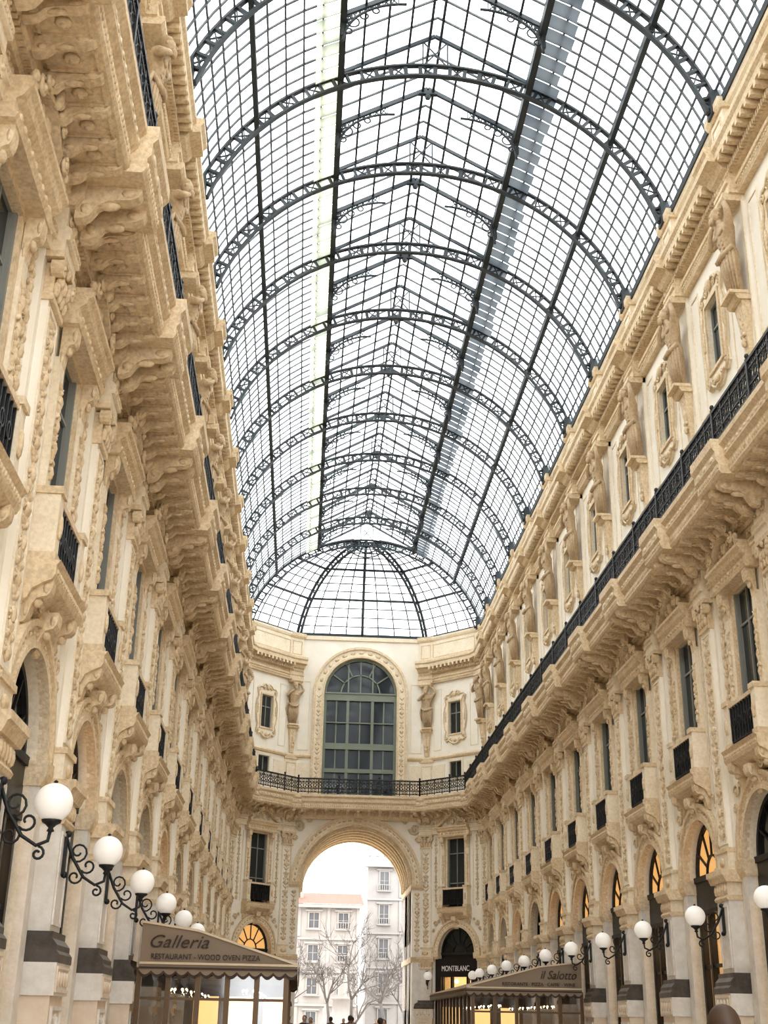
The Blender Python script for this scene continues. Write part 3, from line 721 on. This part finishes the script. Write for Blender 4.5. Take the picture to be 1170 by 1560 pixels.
for i in range(1,NS+1):
    a=A0+(AT-A0)*i/NS
    pts=[dp(x,y,a) for x,y in base]
    for p,q in zip(pts[:-1],pts[1:]): m.bar(p,q,.12 if i in(4,8) else .06,"roofiron" if i in(4,8) else "glazebar")
for (a,b) in zip(base[:-1],base[1:]):
    vs=[]
    for i in range(NS+1):
        an=A0+(AT-A0)*i/NS; vs+=[dp(*a,an,RR+.03),dp(*b,an,RR+.03)]
    g.add(vs,[(2*i,2*i+1,2*i+3,2*i+2) for i in range(NS)],"roofglass")
for k in range(9):
    a=pi*k/8; m.bar((0,CORN+.05,30.0),(1.3*cos(a),CORN+.05,30.0-1.0*sin(a)),.05,"roofiron")
for r in(.45,.9,1.3): m.tube([(r*cos(pi*j/16),CORN+.05,30.0-r*.8*sin(pi*j/16)) for j in range(17)],.045,"roofiron",4)
g.add([(-XL,YE,29.4),(XL,YE,29.4),(XL,YE,LE),(0,YE,RZ),(-XL,YE,LE)],[(0,1,2,3,4)],"roofglass")
ob("apse_frame",m.mesh("apse_frame"),parent=roof); ob("apse_glass",g.mesh("apse_glass"),parent=roof)
# ------------------------------------------------------------------ floor / piazza
m=MB(); m.box(-7.6,7.6,ZK[0]-30,ENDY+7,-.1,0,"paving")
for y in range(-5,76,6):
    for x in(-4.5,0,4.5):
        m.add([(x-1.2,y,.004),(x,y-2,.004),(x+1.2,y,.004),(x,y+2,.004)],[(0,1,2,3)],"pink")
for x in(-6.4,6.4): m.box(x-.12,x+.12,ZK[0],ENDY,0,.005,"darkmarble")
ob("floor",m.mesh("floor"))
m=MB(); m.box(-120,120,ENDY+7,260,-.12,-.02,"paving"); m.box(-120,120,-80,ZK[0]-30,-.12,-.02,"paving"); ob("piazza_ground",m.mesh("piazza"))
def facade(name,x0,x1,y,h,mat,floors,wsp,roofh):
    m=MB(); m.box(x0,x1,y,y+15,0,h,mat)
    fh=h/floors
    for f in range(floors):
        z=f*fh
        m.box(x0-.15,x1+.15,y-.25,y,z+fh-.35,z+fh-.1,mat)
        n=int((x1-x0)/wsp)
        for i in range(n):
            x=x0+(i+.5)*(x1-x0)/n; zz=z+.9 if f else .2
            m.box(x-.52,x+.52,y-.04,y,zz,z+fh-.95,"facade_win"); 
            frame(m,x-.7,x+.7,zz-.1,z+fh-.8,y-.16,y,.16,mat); m.box(x-1.0,x+1.0,y-.35,y,z+fh-.8,z+fh-.62,mat); m.box(x-.04,x+.04,y-.1,y,zz,z+fh-.95,mat)
            m.box(x-.52,x+.52,y-.08,y,(zz+z+fh-.95)/2,(zz+z+fh-.95)/2+.06,mat)
            if f:
                m.box(x-.9,x+.9,y-.5,y,zz-.2,zz-.08,mat)
                if i%2==0:
                    for q in range(7): m.box(x-.85+.28*q-.03,x-.85+.28*q+.03,y-.48,y-.42,zz-.08,zz+.6,mat)
                    m.box(x-.9,x+.9,y-.5,y-.4,zz+.6,zz+.68,mat)
            m.box(x+wsp/2-.18,x+wsp/2+.18,y-.14,y,z,z+fh-.35,mat)
    m.box(x0-.5,x1+.5,y-.9,y,h-.4,h,mat)
    if roofh:
        m.add([(x0-.6,y-1,h),(x1+.6,y-1,h),(x1+.6,y+7,h+roofh),(x0-.6,y+7,h+roofh)],[(0,1,2,3)],"rooftile")
        for i in range(3): m.box(x0+8+i*11,x0+9+i*11,y+3,y+4,h,h+2.4,mat)
    else:
        for i in range(int((x1-x0)/1.0)): m.box(x0+i,x0+i+.35,y-.3,y,h,h+1,mat)
        m.box(x0,x1,y-.4,y,h+1,h+1.2,mat)
    ob(name,m.mesh(name))
facade("palazzo_building",-34,3.4,150,14.2,"facade",4,3.4,1.9)
facade("palazzo_building.001",5.2,44,165,20.6,"facade2",5,4.2,0)
def tree(name,x,y,h,seed):
    rnd=random.Random(seed); m=MB()
    def br(p,d,l,r,dep):
        pts=[p];q=Vector(p);dd=Vector(d)
        for i in range(3):
            dd=(dd+Vector((rnd.uniform(-.18,.18),rnd.uniform(-.18,.18),rnd.uniform(-.02,.12)))).normalized(); q=q+dd*l/3; pts.append(q.copy())
        m.tube(pts,[r,r*.85,r*.72,r*.6],"bark",5 if dep>2 else 3)
        if dep==0: return
        for i in range(3 if dep>1 else 4):
            a=rnd.uniform(0,2*pi); sp=rnd.uniform(.4,.8)
            o=dd.orthogonal().normalized(); o=Matrix.Rotation(a,3,dd)@o
            st=pts[rnd.choice([1,2,3,3])]; br(st,(dd*cos(sp)+o*sin(sp)).normalized(),l*rnd.uniform(.62,.85),max(.02,r*.55),dep-1)
    br(Vector((0,0,-.05)),Vector((0,0,1)),h*.36,h*.022,5)
    ob(name,m.mesh("tree"),(x,y,0))
tree("bare_tree",4.2,112,9,3); tree("bare_tree",-.4,118,9,11); tree("bare_tree",7.2,120,10,5); tree("bare_tree",-4,125,9,8); tree("bare_tree",2,122,10,21)
m=MB()
m.lathe([(2.2,0),(2.2,.5),(1.7,.5),(1.7,1.2),(1.1,1.4),(.9,3.6),(1.1,3.7),(1.1,3.9),(0,3.9)],(0,0,0),"facade",8)
m.lathe([(.5,3.9),(.42,5.0),(.5,5.6),(.38,6.0),(.12,6.15),(.17,6.3),(.15,6.55),(0,6.65)],(0,0,0),"facade",10)
for k in range(4):
    a=pi/4+k*pi/2; m.lathe([(.4,0),(.4,1.6),(.3,1.7),(.2,2.4),(.27,2.7),(.1,2.95),(.13,3.1),(0,3.25)],(2.3*cos(a),2.3*sin(a),0),"facade",8)
ob("monument",m.mesh("monument"),(1.2,132,0))
# ------------------------------------------------------------------ pavilions
def text(body,size,loc,rot,mat,parent,shear=0,name="lettering",wid=None):
    cu=D.curves.new(name,"FONT"); cu.body=body; cu.size=size; cu.shear=shear; cu.extrude=.01; cu.materials.append(MATS[mat]); cu.align_x='CENTER'
    o=D.objects.new(name,cu); coll.objects.link(o); o.location=loc; o.rotation_euler=rot; o.parent=parent
    if wid:
        C.view_layer.update(); w=o.dimensions.x
        if w>0: o.scale=(wid/w,1,1)
    return o
def pavilion(name,sd,y0,y1,xo,ztop,zlow,t1,t2):
    p=empty(name)
    xi=sd*6.85; m=MB(); xm=xi+(xo-xi)*.36; zm=zlow+(ztop-zlow)*.80
    prof=[(xi,ztop),(xm,zm),(xo,zlow)]
    for y,mt in((y0,"awning"),(y1,"awning")):
        m.add([(xi,y,zlow-.05),(xo,y,zlow-.05),(xo,y,zlow),(xm,y,zm),(xi,y,ztop)],[(0,1,2,3,4)],mt)
    for a,b in zip(prof[:-1],prof[1:]): m.add([(a[0],y0,a[1]),(b[0],y0,b[1]),(b[0],y1,b[1]),(a[0],y1,a[1])],[(0,1,2,3)],"awning")
    for a,b in zip(prof[:-1],prof[1:]): m.bar((a[0],y0-.01,a[1]),(b[0],y0-.01,b[1]),.05,"awningtrim",.05)
    def val(p0,p1,out):
        L=hypot(p1[0]-p0[0],p1[1]-p0[1]);n=max(2,round(L/.28));dx=(p1[0]-p0[0])/n;dy=(p1[1]-p0[1])/n
        for i in range(n):
            vs=[];q=6
            for k in range(q+1):
                t=k/q; x=p0[0]+dx*(i+t)+out[0]*.015;y=p0[1]+dy*(i+t)+out[1]*.015; zb=zlow-.24-.09*sin(pi*t)
                vs+=[(x,y,zlow),(x,y,zb+.06),(x,y,zb)]
            m.add(vs,[(3*k,3*k+1,3*k+4,3*k+3) for k in range(q)],"awning"); m.add(vs,[(3*k+1,3*k+2,3*k+5,3*k+4) for k in range(q)],"brown")
        m.bar((p0[0]+out[0]*.03,p0[1]+out[1]*.03,zlow-.02),(p1[0]+out[0]*.03,p1[1]+out[1]*.03,zlow-.02),.03,"awningtrim",.05)
        m.bar((p0[0]+out[0]*.03,p0[1]+out[1]*.03,zlow-.12),(p1[0]+out[0]*.03,p1[1]+out[1]*.03,zlow-.12),.02,"brown",.04)
    val((xi,y0),(xo,y0),(0,-1)); val((xo,y0),(xo,y1),(-sd,0)); val((xi,y1),(xo,y1),(0,1))
    ob("awning",m.mesh("awning"),parent=p)
    m=MB(); xg=xo+sd*.25; a,b=sorted((xi,xg))
    zt=zlow-.12
    m.box(a,b,y0+.1,y0+.2,0,.75,"bronze"); m.box(a,b,y0+.1,y0+.2,zt-.12,zt,"bronze"); m.box(a,b,y0+.12,y0+.18,2.0,2.06,"bronze")
    nx=5
    for i in range(nx+1):
        x=a+(b-a)*i/nx; m.box(x-.06,x+.06,y0+.09,y0+.21,0,zt,"bronze")
    m.rect(a,b,.75,zt,y0+.15,"shopglass")
    ny=int((y1-y0)/1.1)
    for i in range(ny+1):
        y=y0+.15+(y1-y0-.3)*i/ny; m.box(xg-.05,xg+.05,y-.05,y+.05,0,zt,"bronze")
    m.box(xg-.05,xg+.05,y0+.1,y1-.1,0,.75,"bronze"); m.box(xg-.05,xg+.05,y0+.1,y1-.1,zt-.1,zt,"bronze")
    m.add([(xg,y0+.1,.75),(xg,y1-.1,.75),(xg,y1-.1,zt),(xg,y0+.1,zt)],[(0,1,2,3)],"shopglass")
    m.box(a,b,y1-.2,y1-.1,0,zt,"brown"); 
    for q in range(3): m.box(a+.3+q*(b-a)/3,a+.3+q*(b-a)/3+.8,y1-.3,y1-.2,.9,2.3,"litwall")
    for q in range(6):
        yy=y0+1+q*(y1-y0-2)/5; m.box(a,b,yy-.06,yy+.06,zt-.02,zt+.06,"bronze")
    for i in range(4):
        for j in range(2):
            cx=a+(b-a)*(j+.5)/2;cy=y0+1.2+i*2.6
            m.box(cx-.01,cx+.01,cy-.01,cy+.01,2.3,zt+.1,"iron"); m.lathe([(.04,.22),(.05,.2),(.2,.06),(.2,.02),(.04,.0)],(cx,cy,2.15),"bronze",10)
            for q in range(6): m.blob((cx+.17*cos(q*pi/3),cy+.17*sin(q*pi/3),2.22),(.035,.035,.06),"bulb")
            m.lathe([(.4,.74),(.4,.78),(0,.78)],(cx,cy,0),"white",16); m.lathe([(.25,0),(.04,.05),(.04,.74)],(cx,cy,0),"iron",10)
            for e in(-1,1):
                yy=cy+e*.75; m.box(cx-.22,cx+.22,yy-.22,yy+.22,.43,.48,"brown"); m.box(cx-.22,cx+.22,yy+e*.2-.02,yy+e*.2+.02,.48,.95,"brown")
                for u in(-.2,.2):
                    for w in(-.2,.2): m.box(cx+u-.02,cx+u+.02,yy+w-.02,yy+w+.02,0,.43,"brown")
    ob("glazed_frame",m.mesh("pav"),parent=p)
    for (tx,sz,z,x,sh,wd) in(t1,t2): text(tx,sz,(x,y0-.03,z),(pi/2,0,0),"brown",p,sh,wid=wd)
    return p
pavilion("restaurant_pavilion",-1,30.4,43.5,-3.22,3.68,2.80,("Galleria",.40,3.12,-6.0,.35,1.35),("RESTAURANT - WOOD OVEN PIZZA",.17,2.87,-5.35,0,2.5))
pavilion("restaurant_pavilion",1,46.3,59,2.72,3.72,2.84,("il Salotto",.40,3.14,6.0,.35,1.3),("RISTORANTE · PIZZA · CAFFE' · WINE",.16,2.90,5.3,0,2.6))
m=MB(); m.box(-1.5,1.5,0,.12,4.1,5.1,"blackpanel"); m.box(-1.5,-1.1,0,.12,0,4.1,"blackpanel"); m.box(1.1,1.5,0,.12,0,4.1,"blackpanel")
midR=(5.875,(CORN+ENDY)/2); sg=place(m.mesh("shop_sign"),"shop_sign",midR,(-sqrt(.5),-sqrt(.5)))
text("MONTBLANC",.42,(0,.15,4.42),(pi/2,0,pi),"white",sg,0,wid=2.0)
# ------------------------------------------------------------------ people
def person(name,x,y,rot,h,coat,hair,walk=.0,fem=False):
    k=h/1.75
    st=walk
    V=[(0,0,.95),(0,0,1.12),(0,-.01,1.32),(0,0,1.47),(0,.01,1.56),
       (-.10,0,.88),(-.11,st*.18+.02,.50),(-.11,st*.30-.04,.09),(-.11,st*.30+.13,.04),
       (.10,0,.88),(.11,-st*.10+.03,.50),(.11,-st*.38,.11),(.11,-st*.38+.16,.04),
       (-.19,0,1.42),(-.25,-.03-st*.1,1.16),(-.24,.04-st*.14,.92),(.19,0,1.42),(.25,-.02+st*.1,1.16),(.24,.08+st*.14,.92)]
    E=[(0,1),(1,2),(2,3),(3,4),(0,5),(5,6),(6,7),(7,8),(0,9),(9,10),(10,11),(11,12),(3,13),(13,14),(14,15),(3,16),(16,17),(17,18)]
    R=[(.16,.12),(.14,.11),(.18,.12),(.12,.09),.055,.095,.065,.045,.04,.095,.065,.045,.04,.07,.05,.035,.07,.05,.035]
    me=skin_mesh("body",V,E,R,0,1); m=MB(); v,f=me_data(me)
    for p in f:
        c=sum((v[i] for i in p),Vector())/len(p)
        mat="shoes" if c.z<.1 else ("trousers" if c.z<.86 and abs(c.x)<.2 else ("skin" if c.z>1.5 else coat))
        m.sm.append(True); m.m.append(m.mi(mat)); m.f.append(p)
    m.v=[tuple(q) for q in v]
    m.lathe([(.17,1.0),(.185,.85),(.19,.78)],(0,0,0),coat,12)
    m.blob((0,.015,1.64),(.075,.095,.115),"skin",a=16,b=12); m.blob((0,.112,1.63),(.013,.02,.022),"skin"); m.blob((0,.10,1.585),(.025,.012,.008),"coat_camel")
    for e in(-1,1): m.blob((e*.075,.0,1.635),(.012,.02,.03),"skin"); m.blob((e*.03,.098,1.655),(.012,.01,.007),"hair_dark")
    m.blob((0,-.018,1.675),(.086,.098,.105),hair,a=16,b=12)
    if fem: m.blob((0,-.06,1.56),(.085,.06,.16),hair,a=12,b=8)
    m.tube([(-.07,.05,1.5),(0,.08,1.47),(.07,.05,1.5),(.06,-.05,1.53),(-.06,-.05,1.53)],.025,coat,6,True)
    for e,a in((-1,14),(1,17)):
        w=Vector(V[a+1]); m.blob(w+Vector((0,0,-.045)),(.018,.038,.05),"skin",a=10,b=6)
        for i in range(4):
            yy=-.027+.018*i; L=(.065,.075,.07,.055)[i]
            m.tube([w+Vector((0,yy,-.08)),w+Vector((-e*.004,yy,-.08-L*.5)),w+Vector((-e*.018,yy,-.08-L))],[.009,.008,.006],"skin",6)
        m.tube([w+Vector((0,.03,-.03)),w+Vector((-e*.01,.055,-.06)),w+Vector((-e*.012,.058,-.09))],[.011,.010,.007],"skin",6)
    o=ob(name,m.mesh("pedestrian"),(x,y,0),rot,(k,k,k)); return o
PP=[(-1.05,6.6,.2,1.69,"coat_camel","hair_brown",1,True),(-3.5,46,0,1.78,"coat_black","hair_dark",1,False),(-.7,40,.5,1.72,"coat_navy","hair_dark",1,False),
 (-2.6,58,3,1.75,"coat_grey","hair_brown",.7,True),(-1.6,63,.3,1.8,"coat_black","hair_dark",1,False),(.4,55,2.8,1.7,"coat_camel","hair_dark",1,True),
 (1.2,68,.1,1.76,"coat_navy","hair_brown",1,False),(-.4,80,3.1,1.78,"coat_black","hair_dark",.8,False),(-2.3,84,0,1.7,"coat_grey","hair_dark",1,True),(2.0,88,3,1.8,"coat_navy","hair_dark",1,False),
 (-1.2,50,.1,1.82,"coat_black","hair_dark",1,False),(-2.9,52,3,1.8,"coat_navy","hair_brown",.9,False),(-.2,72,0,1.84,"coat_grey","hair_dark",1,False)]
for i,p in enumerate(PP): person("pedestrian",*p)
# ------------------------------------------------------------------ world + camera
w=D.worlds.new("w"); C.scene.world=w; w.use_nodes=True
w.node_tree.nodes["Background"].inputs[0].default_value=(.97,.985,1,1); w.node_tree.nodes["Background"].inputs[1].default_value=4.3
C.scene.view_settings.view_transform='Standard'; C.scene.view_settings.look='Medium High Contrast'
f,pit,yaw,rol=1877,.393,.05806,-.01872
r0=Vector((cos(yaw),-sin(yaw),0)); fw=Vector((sin(yaw)*cos(pit),cos(yaw)*cos(pit),sin(pit))); u0=Vector((-sin(yaw)*sin(pit),-cos(yaw)*sin(pit),cos(pit)))
rt=r0*cos(rol)-u0*sin(rol); upv=r0*sin(rol)+u0*cos(rol)
cam=D.cameras.new("camera"); co=D.objects.new("camera",cam); coll.objects.link(co)
co.matrix_world=Matrix(((rt.x,upv.x,-fw.x,-3.189),(rt.y,upv.y,-fw.y,0),(rt.z,upv.z,-fw.z,1.6),(0,0,0,1)))
cam.sensor_fit='HORIZONTAL'; cam.sensor_width=36; cam.lens=f/1170*36; cam.clip_end=1000; cam.clip_start=.05
C.scene.camera=co
